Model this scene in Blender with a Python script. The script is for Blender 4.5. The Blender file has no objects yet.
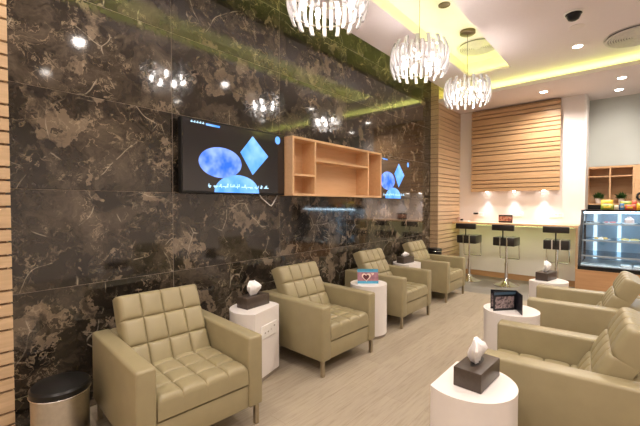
import bpy, bmesh, math, random
from mathutils import Vector, Matrix
R = math.radians
random.seed(7)
scene = bpy.context.scene
COL = scene.collection

# ------------------------------------------------------------------ camera, world, exposure
cam_d = bpy.data.cameras.new('camera')
cam_d.sensor_width = 36.0
cam_d.lens = 359.36 / 640 * 36.0
cam_d.clip_start = 0.05
cam = bpy.data.objects.new('camera', cam_d)
cam.location = (0, 0, 1.5)
cam.rotation_euler = (R(90 - 1.40), 0, R(40.97))
COL.objects.link(cam)
scene.camera = cam

world = bpy.data.worlds.new('world')
scene.world = world
world.use_nodes = True
world.node_tree.nodes['Background'].inputs[0].default_value = (1.0, 0.9, 0.8, 1)
world.node_tree.nodes['Background'].inputs[1].default_value = 0.3

vs = scene.view_settings
vs.view_transform = 'Standard'
vs.look = 'None'
vs.gamma = 1.0
vs.use_curve_mapping = False
vs.exposure = 1.14

DOWNLIGHT_W = 60.0
BULB_E = 60.0
LED_E = 7.5
WARM = (1.0, 0.885, 0.795)

# ------------------------------------------------------------------ node materials
MATS = {}


def newmat(name):
    m = bpy.data.materials.new(name)
    m.use_nodes = True
    nt = m.node_tree
    b = nt.nodes['Principled BSDF']
    MATS[name] = m
    return m, nt, b


def col(c):
    return (c[0], c[1], c[2], 1)


def plain(name, c, rough=0.5, metal=0.0, spec=0.5, coat=0.0, var=0.06, scale=30.0, bump=0.0, bscale=200.0):
    m, nt, b = newmat(name)
    b.inputs['Roughness'].default_value = rough
    b.inputs['Metallic'].default_value = metal
    b.inputs['Specular IOR Level'].default_value = spec
    b.inputs['Coat Weight'].default_value = coat
    tc = nt.nodes.new('ShaderNodeTexCoord')
    n = nt.nodes.new('ShaderNodeTexNoise')
    n.inputs['Scale'].default_value = scale
    n.inputs['Detail'].default_value = 3
    nt.links.new(tc.outputs['Object'], n.inputs['Vector'])
    r = nt.nodes.new('ShaderNodeValToRGB')
    r.color_ramp.elements[0].position = 0.3
    r.color_ramp.elements[1].position = 0.7
    r.color_ramp.elements[0].color = col([x * (1 - var) for x in c])
    r.color_ramp.elements[1].color = col([min(1, x * (1 + var)) for x in c])
    nt.links.new(n.outputs['Fac'], r.inputs['Fac'])
    nt.links.new(r.outputs['Color'], b.inputs['Base Color'])
    if bump:
        n2 = nt.nodes.new('ShaderNodeTexNoise')
        n2.inputs['Scale'].default_value = bscale
        nt.links.new(tc.outputs['Object'], n2.inputs['Vector'])
        bp = nt.nodes.new('ShaderNodeBump')
        bp.inputs['Strength'].default_value = bump
        bp.inputs['Distance'].default_value = 0.002
        nt.links.new(n2.outputs['Fac'], bp.inputs['Height'])
        nt.links.new(bp.outputs['Normal'], b.inputs['Normal'])
    return m


def emit(name, c, s, var=0.0, scale=8.0):
    m = bpy.data.materials.new(name)
    m.use_nodes = True
    nt = m.node_tree
    nt.nodes.clear()
    o = nt.nodes.new('ShaderNodeOutputMaterial')
    e = nt.nodes.new('ShaderNodeEmission')
    e.inputs[0].default_value = col(c)
    e.inputs[1].default_value = s
    if var:
        tc = nt.nodes.new('ShaderNodeTexCoord')
        n = nt.nodes.new('ShaderNodeTexNoise')
        n.inputs['Scale'].default_value = scale
        r = nt.nodes.new('ShaderNodeValToRGB')
        r.color_ramp.elements[0].position = 0.35
        r.color_ramp.elements[1].position = 0.7
        r.color_ramp.elements[0].color = col([x * (1 - var) for x in c])
        r.color_ramp.elements[1].color = col([x + (1 - x) * var * 0.5 for x in c])
        nt.links.new(tc.outputs['Object'], n.inputs['Vector'])
        nt.links.new(n.outputs['Fac'], r.inputs['Fac'])
        nt.links.new(r.outputs['Color'], e.inputs[0])
    nt.links.new(e.outputs[0], o.inputs[0])
    MATS[name] = m
    return m


def wood(name, c1, c2, axis='Y', rough=0.38, stretch=14.0, scale=2.2):
    m, nt, b = newmat(name)
    tc = nt.nodes.new('ShaderNodeTexCoord')
    mp = nt.nodes.new('ShaderNodeMapping')
    s = [stretch, stretch, stretch]
    s['XYZ'.index(axis)] = 1.0
    mp.inputs['Scale'].default_value = s
    n = nt.nodes.new('ShaderNodeTexNoise')
    n.inputs['Scale'].default_value = scale
    n.inputs['Detail'].default_value = 6
    n.inputs['Roughness'].default_value = 0.65
    n.inputs['Distortion'].default_value = 0.4
    r = nt.nodes.new('ShaderNodeValToRGB')
    r.color_ramp.elements[0].position = 0.3
    r.color_ramp.elements[1].position = 0.72
    r.color_ramp.elements[0].color = col(c1)
    r.color_ramp.elements[1].color = col(c2)
    nt.links.new(tc.outputs['Object'], mp.inputs['Vector'])
    nt.links.new(mp.outputs['Vector'], n.inputs['Vector'])
    nt.links.new(n.outputs['Fac'], r.inputs['Fac'])
    nt.links.new(r.outputs['Color'], b.inputs['Base Color'])
    b.inputs['Roughness'].default_value = rough
    return m


def math_node(nt, op, a=None, b=None, v0=None, v1=None):
    n = nt.nodes.new('ShaderNodeMath')
    n.operation = op
    if a is not None:
        nt.links.new(a, n.inputs[0])
    if b is not None:
        nt.links.new(b, n.inputs[1])
    if v0 is not None:
        n.inputs[0].default_value = v0
    if v1 is not None:
        n.inputs[1].default_value = v1
    return n.outputs[0]


def ramp(nt, src, stops):
    r = nt.nodes.new('ShaderNodeValToRGB')
    while len(r.color_ramp.elements) < len(stops):
        r.color_ramp.elements.new(0.5)
    for e, (p, c) in zip(r.color_ramp.elements, stops):
        e.position = p
        e.color = col(c) if isinstance(c, (tuple, list)) else (c, c, c, 1)
    nt.links.new(src, r.inputs['Fac'])
    return r.outputs['Color']


def mix(nt, fac, a, b):
    n = nt.nodes.new('ShaderNodeMix')
    n.data_type = 'RGBA'
    nt.links.new(fac, n.inputs[0])
    for v, i in ((a, 6), (b, 7)):
        if isinstance(v, tuple):
            n.inputs[i].default_value = col(v)
        else:
            nt.links.new(v, n.inputs[i])
    return n.outputs[2]


SLAB_W, SLAB_H, SLAB_Y0, SLAB_Z0 = 1.253, 0.684, 1.515 - 4 * 1.253, 0.916 - 2 * 0.684


def marble_material():
    m, nt, b = newmat('dark_marble')
    tc = nt.nodes.new('ShaderNodeTexCoord')
    P = tc.outputs['Object']
    sx = nt.nodes.new('ShaderNodeSeparateXYZ')
    nt.links.new(P, sx.inputs[0])
    iy = math_node(nt, 'FLOOR', math_node(nt, 'DIVIDE', math_node(nt, 'SUBTRACT', sx.outputs[1], v1=SLAB_Y0), v1=SLAB_W))
    iz = math_node(nt, 'FLOOR', math_node(nt, 'DIVIDE', math_node(nt, 'SUBTRACT', sx.outputs[2], v1=SLAB_Z0), v1=SLAB_H))
    cb = nt.nodes.new('ShaderNodeCombineXYZ')
    nt.links.new(iy, cb.inputs[0])
    nt.links.new(iz, cb.inputs[1])
    wn = nt.nodes.new('ShaderNodeTexWhiteNoise')
    nt.links.new(cb.outputs[0], wn.inputs['Vector'])
    sc = nt.nodes.new('ShaderNodeVectorMath')
    sc.operation = 'MULTIPLY_ADD'
    nt.links.new(wn.outputs['Color'], sc.inputs[0])
    sc.inputs[1].default_value = (7, 7, 7)
    nt.links.new(P, sc.inputs[2])
    Q = sc.outputs[0]

    def noise(vec, s, d=5, rg=0.6, dist=0.0):
        n = nt.nodes.new('ShaderNodeTexNoise')
        n.inputs['Scale'].default_value = s
        n.inputs['Detail'].default_value = d
        n.inputs['Roughness'].default_value = rg
        n.inputs['Distortion'].default_value = dist
        nt.links.new(vec, n.inputs['Vector'])
        return n

    def warp(vec, s, amt, d=4):
        n = noise(vec, s, d)
        a = nt.nodes.new('ShaderNodeVectorMath')
        a.operation = 'SUBTRACT'
        nt.links.new(n.outputs['Color'], a.inputs[0])
        a.inputs[1].default_value = (0.5, 0.5, 0.5)
        w = nt.nodes.new('ShaderNodeVectorMath')
        w.operation = 'MULTIPLY_ADD'
        nt.links.new(a.outputs[0], w.inputs[0])
        w.inputs[1].default_value = (amt, amt, amt)
        nt.links.new(vec, w.inputs[2])
        return w.outputs[0]

    def veins(vec, s, width):
        v = nt.nodes.new('ShaderNodeTexVoronoi')
        v.feature = 'DISTANCE_TO_EDGE'
        v.inputs['Scale'].default_value = s
        nt.links.new(vec, v.inputs['Vector'])
        return ramp(nt, v.outputs['Distance'], [(0.0, 1.0), (width * 0.4, 0.55), (width, 0.0)])

    W1 = warp(Q, 2.2, 0.55)
    W2 = warp(Q, 5.0, 0.30)
    W3 = warp(W2, 11.0, 0.10)

    def contour(vec, s_, level, width, d=2.0, dist=1.2):
        f = noise(vec, s_, d, 0.5, dist).outputs['Fac']
        a_ = math_node(nt, 'ABSOLUTE', math_node(nt, 'SUBTRACT', f, v1=level))
        return ramp(nt, a_, [(0.0, 1.0), (width * 0.45, 0.7), (width, 0.0)])

    base = ramp(nt, noise(W1, 2.3, 9, 0.72, 0.6).outputs['Fac'],
                [(0.37, (0.009, 0.008, 0.007)), (0.49, (0.028, 0.022, 0.016)), (0.60, (0.076, 0.059, 0.043)), (0.72, (0.135, 0.106, 0.078))])
    # smooth tan blobs with crisp rims
    pf = noise(W3, 3.0, 3.0, 0.5, 0.7).outputs['Fac']
    pat = ramp(nt, pf, [(0.622, 0.0), (0.632, 1.0)])
    rim = ramp(nt, math_node(nt, 'ABSOLUTE', math_node(nt, 'SUBTRACT', pf, v1=0.627)), [(0.0, 1.0), (0.006, 0.0)])
    c = mix(nt, math_node(nt, 'MULTIPLY', pat, v1=0.72), base, (0.225, 0.172, 0.122))
    c = mix(nt, math_node(nt, 'MULTIPLY', rim, v1=0.35), c, (0.36, 0.29, 0.21))
    # pale broken veins: curling contour lines and a few straight cracks
    m1 = ramp(nt, noise(Q, 2.7, 4, 0.6).outputs['Fac'], [(0.50, 0.0), (0.58, 1.0)])
    m2 = ramp(nt, noise(Q, 4.6, 4, 0.6, 0.5).outputs['Fac'], [(0.49, 0.0), (0.58, 1.0)])
    m3 = ramp(nt, noise(Q, 9.0, 3, 0.6).outputs['Fac'], [(0.45, 0.0), (0.60, 1.0)])
    v1 = math_node(nt, 'MULTIPLY', contour(W2, 5.5, 0.5, 0.020), m1)
    v2 = math_node(nt, 'MULTIPLY', math_node(nt, 'MULTIPLY', contour(W3, 12.0, 0.52, 0.035, 3.0), m2), m3)
    v3 = math_node(nt, 'MULTIPLY', veins(warp(Q, 1.6, 0.35, 2), 2.2, 0.010), m2)
    c = mix(nt, math_node(nt, 'MULTIPLY', v1, v1=0.55), c, (0.40, 0.31, 0.215))
    c = mix(nt, math_node(nt, 'MULTIPLY', v2, v1=0.60), c, (0.42, 0.34, 0.24))
    c = mix(nt, math_node(nt, 'MULTIPLY', v3, v1=0.65), c, (0.50, 0.43, 0.33))
    dk = ramp(nt, noise(W2, 3.0, 6, 0.65).outputs['Fac'], [(0.56, 0.0), (0.64, 1.0)])
    c = mix(nt, math_node(nt, 'MULTIPLY', dk, v1=0.75), c, (0.010, 0.009, 0.009))
    nt.links.new(c, b.inputs['Base Color'])
    b.inputs['Roughness'].default_value = 0.07
    b.inputs['Specular IOR Level'].default_value = 0.6
    b.inputs['Coat Weight'].default_value = 0.5
    b.inputs['Coat Roughness'].default_value = 0.06
    return m


def floor_material():
    m, nt, b = newmat('plank_vinyl')
    tc = nt.nodes.new('ShaderNodeTexCoord')
    sw = nt.nodes.new('ShaderNodeMapping')
    sw.inputs['Rotation'].default_value = (0, 0, R(90))
    nt.links.new(tc.outputs['Object'], sw.inputs['Vector'])
    br = nt.nodes.new('ShaderNodeTexBrick')
    br.offset = 0.37
    br.inputs['Scale'].default_value = 1.0
    br.inputs['Brick Width'].default_value = 1.22
    br.inputs['Row Height'].default_value = 0.16
    br.inputs['Mortar Size'].default_value = 0.0012
    br.inputs['Color1'].default_value = col((0.345, 0.287, 0.213))
    br.inputs['Color2'].default_value = col((0.395, 0.332, 0.25))
    br.inputs['Mortar'].default_value = col((0.27, 0.21, 0.15))
    nt.links.new(sw.outputs['Vector'], br.inputs['Vector'])
    mp = nt.nodes.new('ShaderNodeMapping')
    mp.inputs['Scale'].default_value = (26, 1.6, 1)
    nt.links.new(tc.outputs['Object'], mp.inputs['Vector'])
    n = nt.nodes.new('ShaderNodeTexNoise')
    n.inputs['Scale'].default_value = 2.2
    n.inputs['Detail'].default_value = 7
    n.inputs['Roughness'].default_value = 0.7
    nt.links.new(mp.outputs['Vector'], n.inputs['Vector'])
    g = ramp(nt, n.outputs['Fac'], [(0.28, (0.72, 0.70, 0.67)), (0.5, (1, 1, 1)), (0.75, (1.12, 1.12, 1.12))])
    mm = nt.nodes.new('ShaderNodeMix')
    mm.data_type = 'RGBA'
    mm.blend_type = 'MULTIPLY'
    mm.inputs[0].default_value = 1.0
    nt.links.new(br.outputs['Color'], mm.inputs[6])
    nt.links.new(g, mm.inputs[7])
    nt.links.new(mm.outputs[2], b.inputs['Base Color'])
    b.inputs['Roughness'].default_value = 0.42
    b.inputs['Specular IOR Level'].default_value = 0.35
    return m


def tile_material():
    m, nt, b = newmat('grey_tile')
    tc = nt.nodes.new('ShaderNodeTexCoord')
    br = nt.nodes.new('ShaderNodeTexBrick')
    br.offset = 0.0
    br.inputs['Scale'].default_value = 1.0
    br.inputs['Brick Width'].default_value = 0.6
    br.inputs['Row Height'].default_value = 0.6
    br.inputs['Mortar Size'].default_value = 0.003
    br.inputs['Color1'].default_value = col((0.20, 0.185, 0.16))
    br.inputs['Color2'].default_value = col((0.225, 0.205, 0.18))
    br.inputs['Mortar'].default_value = col((0.13, 0.12, 0.10))
    nt.links.new(tc.outputs['Object'], br.inputs['Vector'])
    nt.links.new(br.outputs['Color'], b.inputs['Base Color'])
    b.inputs['Roughness'].default_value = 0.3
    return m


def glass_material(name, tint=(1, 1, 1), refl=0.10):
    m = bpy.data.materials.new(name)
    m.use_nodes = True
    nt = m.node_tree
    nt.nodes.clear()
    o = nt.nodes.new('ShaderNodeOutputMaterial')
    t = nt.nodes.new('ShaderNodeBsdfTransparent')
    t.inputs[0].default_value = col(tint)
    g = nt.nodes.new('ShaderNodeBsdfGlossy')
    g.inputs['Roughness'].default_value = 0.02
    mx = nt.nodes.new('ShaderNodeMixShader')
    mx.inputs[0].default_value = refl
    nt.links.new(t.outputs[0], mx.inputs[1])
    nt.links.new(g.outputs[0], mx.inputs[2])
    nt.links.new(mx.outputs[0], o.inputs[0])
    MATS[name] = m
    return m


def crystal_material():
    m = bpy.data.materials.new('frosted_crystal')
    m.use_nodes = True
    nt = m.node_tree
    nt.nodes.clear()
    o = nt.nodes.new('ShaderNodeOutputMaterial')
    tl = nt.nodes.new('ShaderNodeBsdfTranslucent')
    tl.inputs[0].default_value = col((0.40, 0.385, 0.38))
    df = nt.nodes.new('ShaderNodeBsdfDiffuse')
    df.inputs[0].default_value = col((0.55, 0.52, 0.51))
    gl = nt.nodes.new('ShaderNodeBsdfGlossy')
    gl.inputs['Roughness'].default_value = 0.08
    tr = nt.nodes.new('ShaderNodeBsdfTransparent')
    m1 = nt.nodes.new('ShaderNodeMixShader')
    m1.inputs[0].default_value = 0.45
    m2 = nt.nodes.new('ShaderNodeMixShader')
    m2.inputs[0].default_value = 0.14
    m3 = nt.nodes.new('ShaderNodeMixShader')
    m3.inputs[0].default_value = 0.16
    nt.links.new(tl.outputs[0], m1.inputs[1])
    nt.links.new(df.outputs[0], m1.inputs[2])
    nt.links.new(m1.outputs[0], m2.inputs[1])
    nt.links.new(gl.outputs[0], m2.inputs[2])
    nt.links.new(m2.outputs[0], m3.inputs[1])
    nt.links.new(tr.outputs[0], m3.inputs[2])
    nt.links.new(m3.outputs[0], o.inputs[0])
    MATS['frosted_crystal'] = m
    return m


MARBLE = marble_material()
PLANK = floor_material()
TILE = tile_material()
OAK = wood('oak_slats', (0.50, 0.345, 0.20), (0.66, 0.475, 0.295), 'Y')
OAKX = wood('oak_slats_cross', (0.47, 0.285, 0.14), (0.60, 0.385, 0.205), 'X')
OAKSHADE = wood('oak_recess_shade', (0.20, 0.11, 0.05), (0.27, 0.155, 0.075), 'Y')  # darker oak, shade of the slat gaps put into its colour
SHELFWOOD = wood('beech_veneer', (0.64, 0.385, 0.20), (0.74, 0.47, 0.26), 'Y', rough=0.45)
CABWOOD = wood('cabinet_wood', (0.50, 0.27, 0.12), (0.60, 0.34, 0.165), 'X', rough=0.42)
NICHEWOOD = wood('niche_wood', (0.50, 0.31, 0.17), (0.60, 0.39, 0.22), 'X', rough=0.5)
CEIL = plain('ceiling_paint', (0.80, 0.715, 0.71), 0.75, var=0.01)
WHITEWALL = plain('wall_paint', (0.82, 0.755, 0.715), 0.7, var=0.015, scale=4)
GREYWALL = plain('grey_green_paint', (0.47, 0.50, 0.47), 0.65, var=0.02, scale=3)
SOFFIT = plain('soffit_paint', (0.78, 0.70, 0.665), 0.7, var=0.01)
LEATHER = plain('khaki_leather', (0.315, 0.266, 0.152), 0.36, spec=0.45, var=0.05, scale=9, bump=0.10, bscale=260)
LEGM = plain('brushed_leg', (0.42, 0.36, 0.26), 0.32, metal=0.9)
CHROME = plain('chrome', (0.80, 0.80, 0.80), 0.14, metal=1.0)
STEEL = plain('brushed_steel', (0.60, 0.57, 0.52), 0.30, metal=1.0, var=0.08)
BLACKP = plain('black_plastic', (0.008, 0.008, 0.008), 0.3, spec=0.35)
BLACKM = plain('black_matte', (0.014, 0.012, 0.011), 0.5)
BLACKLEATHER = plain('black_leather', (0.020, 0.016, 0.014), 0.33, bump=0.08)
WHITELAC = plain('white_laminate', (0.82, 0.77, 0.74), 0.28, var=0.01)
PLINTH = plain('plinth', (0.30, 0.25, 0.20), 0.45)
BOXM = plain('brown_leatherette', (0.060, 0.043, 0.032), 0.38, var=0.15, scale=60)
TISSUE = plain('tissue_paper', (0.88, 0.86, 0.86), 0.9)
WHITEPL = plain('white_plastic', (0.83, 0.80, 0.77), 0.4)
GREYPL = plain('grey_metal_vent', (0.62, 0.57, 0.53), 0.5)
DARKVENT = plain('dark_vent', (0.13, 0.115, 0.10), 0.5)
BRONZE = plain('bronze_disc', (0.13, 0.095, 0.055), 0.35, metal=0.6)
GLASS = glass_material('display_glass', (0.90, 0.96, 1.0), 0.08)
SHELFGLASS = glass_material('shelf_glass', (0.62, 0.76, 0.82), 0.22)
CRYSTAL = crystal_material()
BULB = emit('bulb_glow', (1.0, 0.92, 0.86), BULB_E)
LAMP = emit('downlight_glow', (1.0, 0.93, 0.85), 14.0)
LIME = emit('lime_led', (0.82, 1.0, 0.20), LED_E)
LIMESOFT = emit('lime_led_soft', (0.82, 1.0, 0.20), LED_E * 0.42)
LIMEBAR = emit('lime_led_bar', (0.85, 1.0, 0.32), 4.6)
LIMEBACK = emit('lime_led_back', (0.84, 1.0, 0.24), 12.0)
COOL = emit('cool_tube', (0.74, 0.90, 1.0), 10.0)
COOLPOST = emit('cool_post', (0.70, 0.88, 1.0), 0.8)
COOLSTRIP = emit('cool_strip', (0.78, 0.91, 1.0), 5.5)
SCREEN = plain('screen_black', (0.012, 0.012, 0.016), 0.13, spec=0.8, coat=0.5)
PICBLUE = emit('screen_blue', (0.045, 0.17, 0.78), 0.95, 0.35, 9)
PICSKY = emit('screen_sky_blue', (0.09, 0.32, 0.93), 0.95, 0.25, 7)
PICWHITE = emit('screen_white', (0.45, 0.72, 0.95), 0.9)
PICNIGHT = emit('screen_night', (0.030, 0.030, 0.045), 0.6, 0.4, 3)
LEAF = plain('leaf_green', (0.055, 0.13, 0.03), 0.45, var=0.4, scale=40)


# ------------------------------------------------------------------ mesh helpers
def bx(bm, x0, x1, y0, y1, z0, z1, M=None):
    vs_ = [Vector(p) for p in ((x0, y0, z0), (x1, y0, z0), (x1, y1, z0), (x0, y1, z0), (x0, y0, z1), (x1, y0, z1), (x1, y1, z1), (x0, y1, z1))]
    if M is not None:
        vs_ = [M @ v for v in vs_]
    v = [bm.verts.new(p) for p in vs_]
    return [bm.faces.new([v[i] for i in f]) for f in ((0, 3, 2, 1), (4, 5, 6, 7), (0, 1, 5, 4), (1, 2, 6, 5), (2, 3, 7, 6), (3, 0, 4, 7))]


def box(x0, x1, y0, y1, z0, z1, bev=0.0, seg=2, M=None):
    bm = bmesh.new()
    bx(bm, x0, x1, y0, y1, z0, z1, M)
    if bev:
        bmesh.ops.bevel(bm, geom=bm.edges[:], offset=bev, segments=seg, profile=0.5, affect='EDGES')
    return bm


def prism(bm, pts, z0, z1):
    a = [bm.verts.new((x, y, z0)) for x, y in pts]
    b = [bm.verts.new((x, y, z1)) for x, y in pts]
    n = len(pts)
    bm.faces.new(a[::-1])
    bm.faces.new(b)
    for i in range(n):
        j = (i + 1) % n
        bm.faces.new((a[i], a[j], b[j], b[i]))


def lathe(bm, prof, n=40, c=(0, 0), close=True):
    rings = []
    for r, z in prof:
        if r < 1e-6:
            rings.append([bm.verts.new((c[0], c[1], z))])
        else:
            rings.append([bm.verts.new((c[0] + r * math.cos(2 * math.pi * k / n), c[1] + r * math.sin(2 * math.pi * k / n), z)) for k in range(n)])
    for A, B in zip(rings, rings[1:]):
        for k in range(n):
            k2 = (k + 1) % n
            if len(A) == 1 and len(B) == 1:
                continue
            if len(A) == 1:
                bm.faces.new((A[0], B[k2], B[k]))
            elif len(B) == 1:
                bm.faces.new((A[k], A[k2], B[0]))
            else:
                bm.faces.new((A[k], A[k2], B[k2], B[k]))


def tube(bm, pts, r, n=10, cap=True, closed=False):
    pts = [Vector(p) for p in pts]
    rings = []
    m = len(pts)
    for i, p in enumerate(pts):
        if closed:
            d = pts[(i + 1) % m] - pts[i - 1]
        else:
            d = pts[min(i + 1, m - 1)] - pts[max(i - 1, 0)]
        d.normalize()
        u = d.cross(Vector((0, 0, 1)))
        if u.length < 1e-3:
            u = d.cross(Vector((1, 0, 0)))
        u.normalize()
        w = u.cross(d)
        rings.append([bm.verts.new(p + r * (math.cos(2 * math.pi * k / n) * u + math.sin(2 * math.pi * k / n) * w)) for k in range(n)])
    prs = list(zip(rings, rings[1:]))
    if closed:
        prs.append((rings[-1], rings[0]))
    for A, B in prs:
        for k in range(n):
            bm.faces.new((A[k], A[(k + 1) % n], B[(k + 1) % n], B[k]))
    if cap and not closed:
        bm.faces.new(rings[0][::-1])
        bm.faces.new(rings[-1])


def disc_ring(bm, r0, r1, z0, z1, n=40, c=(0, 0)):
    lathe(bm, [(r0, z0), (r1, z0), (r1, z1), (r0, z1), (r0, z0)], n, c)


def obj(name, bm, mat, parent=None, smooth=False, loc=None, rot=None):
    bmesh.ops.remove_doubles(bm, verts=bm.verts[:], dist=1e-6)
    bmesh.ops.recalc_face_normals(bm, faces=bm.faces[:])
    me = bpy.data.meshes.new(name)
    bm.to_mesh(me)
    bm.free()
    me.materials.append(mat)
    if smooth:
        me.set_sharp_from_angle(angle=R(38))
        for p in me.polygons:
            p.use_smooth = True
    o = bpy.data.objects.new(name, me)
    COL.objects.link(o)
    if parent:
        o.parent = parent
    if loc:
        o.location = loc
    if rot:
        o.rotation_euler = rot
    return o


def tag(o, label, cat, group=None):
    o['label'] = label
    o['category'] = cat
    if group:
        o['group'] = group
    return o


def thing(name, label, cat, loc=(0, 0, 0), rz=0.0, group=None):
    o = bpy.data.objects.new(name, None)
    o.empty_display_size = 0.1
    COL.objects.link(o)
    o.location = loc
    o.rotation_euler = (0, 0, rz)
    return tag(o, label, cat, group)


def struct(name, bm, mat, **k):
    o = obj(name, bm, mat, **k)
    o['kind'] = 'structure'
    return o


def copy_tree(o, parent=None):
    c = o.copy()
    COL.objects.link(c)
    if parent:
        c.parent = parent
    for ch in list(o.children):
        copy_tree(ch, c)
    return c


def dup(root, loc, rz, label, group=None):
    r = copy_tree(root)
    r.location = loc
    r.rotation_euler = (0, 0, rz)
    r['label'] = label
    if group:
        r['group'] = group
    return r


# ------------------------------------------------------------------ the setting
CZ = 3.62            # main ceiling
BT = 0.045           # ceiling board thickness
YB = 7.93            # back wall
SZ = 3.45            # soffit underside
TOP = 4.05
XR = 2.6
YF = -1.6

bm = bmesh.new()
bx(bm, -3.1, XR, YF, 6.30, -0.1, 0)
struct('floor', bm, PLANK)
bm = bmesh.new()
bx(bm, -3.1, XR, 6.30, 8.8, -0.1, 0.0)
struct('floor_tiled', bm, TILE)

# marble wall: slabs with open joints, one mesh
bm = bmesh.new()
y = SLAB_Y0
while y < 6.75:
    z = SLAB_Z0
    while z < TOP:
        y0, y1 = max(y, YF) + 0.0015, min(y + SLAB_W, 6.76) - 0.0015
        z0, z1 = max(z, 0) + 0.0015, min(z + SLAB_H, TOP) - 0.0015
        if y1 > y0 + 0.02 and z1 > z0 + 0.02:
            t = bmesh.new()
            bx(t, -3.04, -3.0, y0, y1, z0, z1)
            bmesh.ops.bevel(t, geom=[e for e in t.edges if all(v.co.x > -3.01 for v in e.verts)], offset=0.003, segments=1, affect='EDGES')
            me = bpy.data.meshes.new('t')
            t.to_mesh(me)
            t.free()
            bm.from_mesh(me)
            bpy.data.meshes.remove(me)
        z += SLAB_H
    y += SLAB_W
bx(bm, -3.14, -3.025, YF, 8.0, 0, TOP)
struct('wall_left', bm, MARBLE)
bm = bmesh.new()
bx(bm, -3.024, -3.0035, YF, 6.75, 0.001, TOP - 0.001)
struct('trim_7', bm, plain('joint_grout', (0.30, 0.25, 0.20), 0.7))

# back wall (bar), return to the alcove, alcove wall
bm = bmesh.new()
bx(bm, -3.0, -0.66, YB, 8.9, 0, TOP)
struct('wall_back', bm, WHITEWALL)
bm = bmesh.new()
bx(bm, -0.66, XR, 8.5, 8.9, 2.206, TOP)
bx(bm, -0.66, XR, 8.81, 8.9, 0, 2.206)
struct('wall_alcove', bm, GREYWALL)
bm = bmesh.new()
bx(bm, XR, XR + 0.1, YF, 8.9, 0, TOP)
struct('wall_right', bm, WHITEWALL)
bm = bmesh.new()
bx(bm, -3.1, XR + 0.1, YF - 0.1, YF, 0, TOP)
struct('wall_front', bm, WHITEWALL)
bm = box(-0.665, -0.635, YB - 0.006, 8.498, 1.2, SZ)
struct('trim_1', bm, WHITEPL)

# main ceiling boards around the coffer, with upper slab
CX0, CX1, CY0, CY1 = -2.085, -1.455, 0.9, 6.17
CE = 7.40            # where the board ends above the soffit
XE = -2.66           # edge beside the marble cove
bm = bmesh.new()
bx(bm, XE, CX0, YF, CE, CZ, CZ + BT)
bx(bm, CX1, XR, YF, CE, CZ, CZ + BT)
bx(bm, CX0, CX1, YF, CY0, CZ, CZ + BT)
bx(bm, CX0, CX1, CY1, CE, CZ, CZ + BT)
# box of the raised coffer
g = 0.10
for a in ((CX0 - g - 0.02, CX0 - g, CY0 - g, CY1 + g), (CX1 + g, CX1 + g + 0.02, CY0 - g, CY1 + g), (CX0 - g, CX1 + g, CY0 - g - 0.02, CY0 - g), (CX0 - g, CX1 + g, CY1 + g, CY1 + g + 0.02)):
    bx(bm, a[0], a[1], a[2], a[3], CZ + BT, 3.87)
bx(bm, CX0 - g - 0.02, CX1 + g + 0.02, CY0 - g - 0.02, CY1 + g + 0.02, 3.87, 3.89)
struct('ceiling', bm, CEIL)
bm = bmesh.new()
bx(bm, -3.1, XR + 0.1, YF - 0.1, 8.9, TOP, TOP + 0.1)
struct('ceiling_slab', bm, CEIL)
bm = bmesh.new()
bx(bm, -2.835, XR, 6.73, 8.5, SZ, SZ + 0.04)
bx(bm, -2.835, XR, 6.73, 6.76, SZ + 0.04, SZ + 0.06)
bx(bm, -2.835, XR, 7.40, 7.44, SZ + 0.04, TOP)
struct('ceiling_soffit', bm, SOFFIT)

# hidden LED strips of the coves (they light the coves lime)
def led(name, label, boxes, mat=None):
    b_ = bmesh.new()
    for a in boxes:
        bx(b_, *a)
    tag(obj(name, b_, mat or LIME), label, 'led strip')

led('led_strip', 'lime led strip along the cove above the marble wall', [(-2.575, -2.555, YF + 0.05, 7.1, CZ + BT + 0.001, CZ + BT + 0.035)], LIMESOFT)
led('led_strip', 'lime led strip lining the raised coffer over the chandeliers', [
    (CX0 - 0.075, CX0 - 0.06, CY0, CY1, CZ + BT, CZ + BT + 0.014), (CX1 + 0.06, CX1 + 0.075, CY0, CY1, CZ + BT, CZ + BT + 0.014),
    (CX0, CX1, CY1 + 0.06, CY1 + 0.075, CZ + BT, CZ + BT + 0.014)])
led('led_strip', 'lime led strip behind the lip of the lower ceiling over the bar', [(-2.8, XR - 0.05, 6.93, 6.95, SZ + 0.04, SZ + 0.062)], LIMEBACK)

# slatted columns at both ends of the marble
def slat_rows(z0, z1):
    z = z0
    k = 0
    while z < z1:
        h = (0.079, 0.081, 0.079, 0.134)[k % 4]
        yield z, min(z + h, z1), k
        z += h
        k += 1

def slat_column(name, y0, y1, endface):
    bm_ = bmesh.new()
    e = 0.02
    for a, b_, k in slat_rows(0.0, 3.98):
        bx(bm_, -3.0, -2.84, y0, y1, a, b_ - 0.014)
    struct(name, bm_, OAK)
    bm_ = bmesh.new()
    bx(bm_, -3.0, -2.84 - e, y0 + (e if endface < 0 else 0), y1 - (e if endface > 0 else 0), 0.0, 3.98)
    struct('trim_5' if name == 'trim_2' else 'trim_6', bm_, OAKSHADE)

slat_column('trim_2', 6.76, YB, -1)
slat_column('trim_3', YF, 0.415, 1)

# skirting under the bar
bm = box(-2.84, -0.72, 7.912, YB, 0, 0.11)
struct('baseboard_back', bm, CABWOOD)

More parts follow.
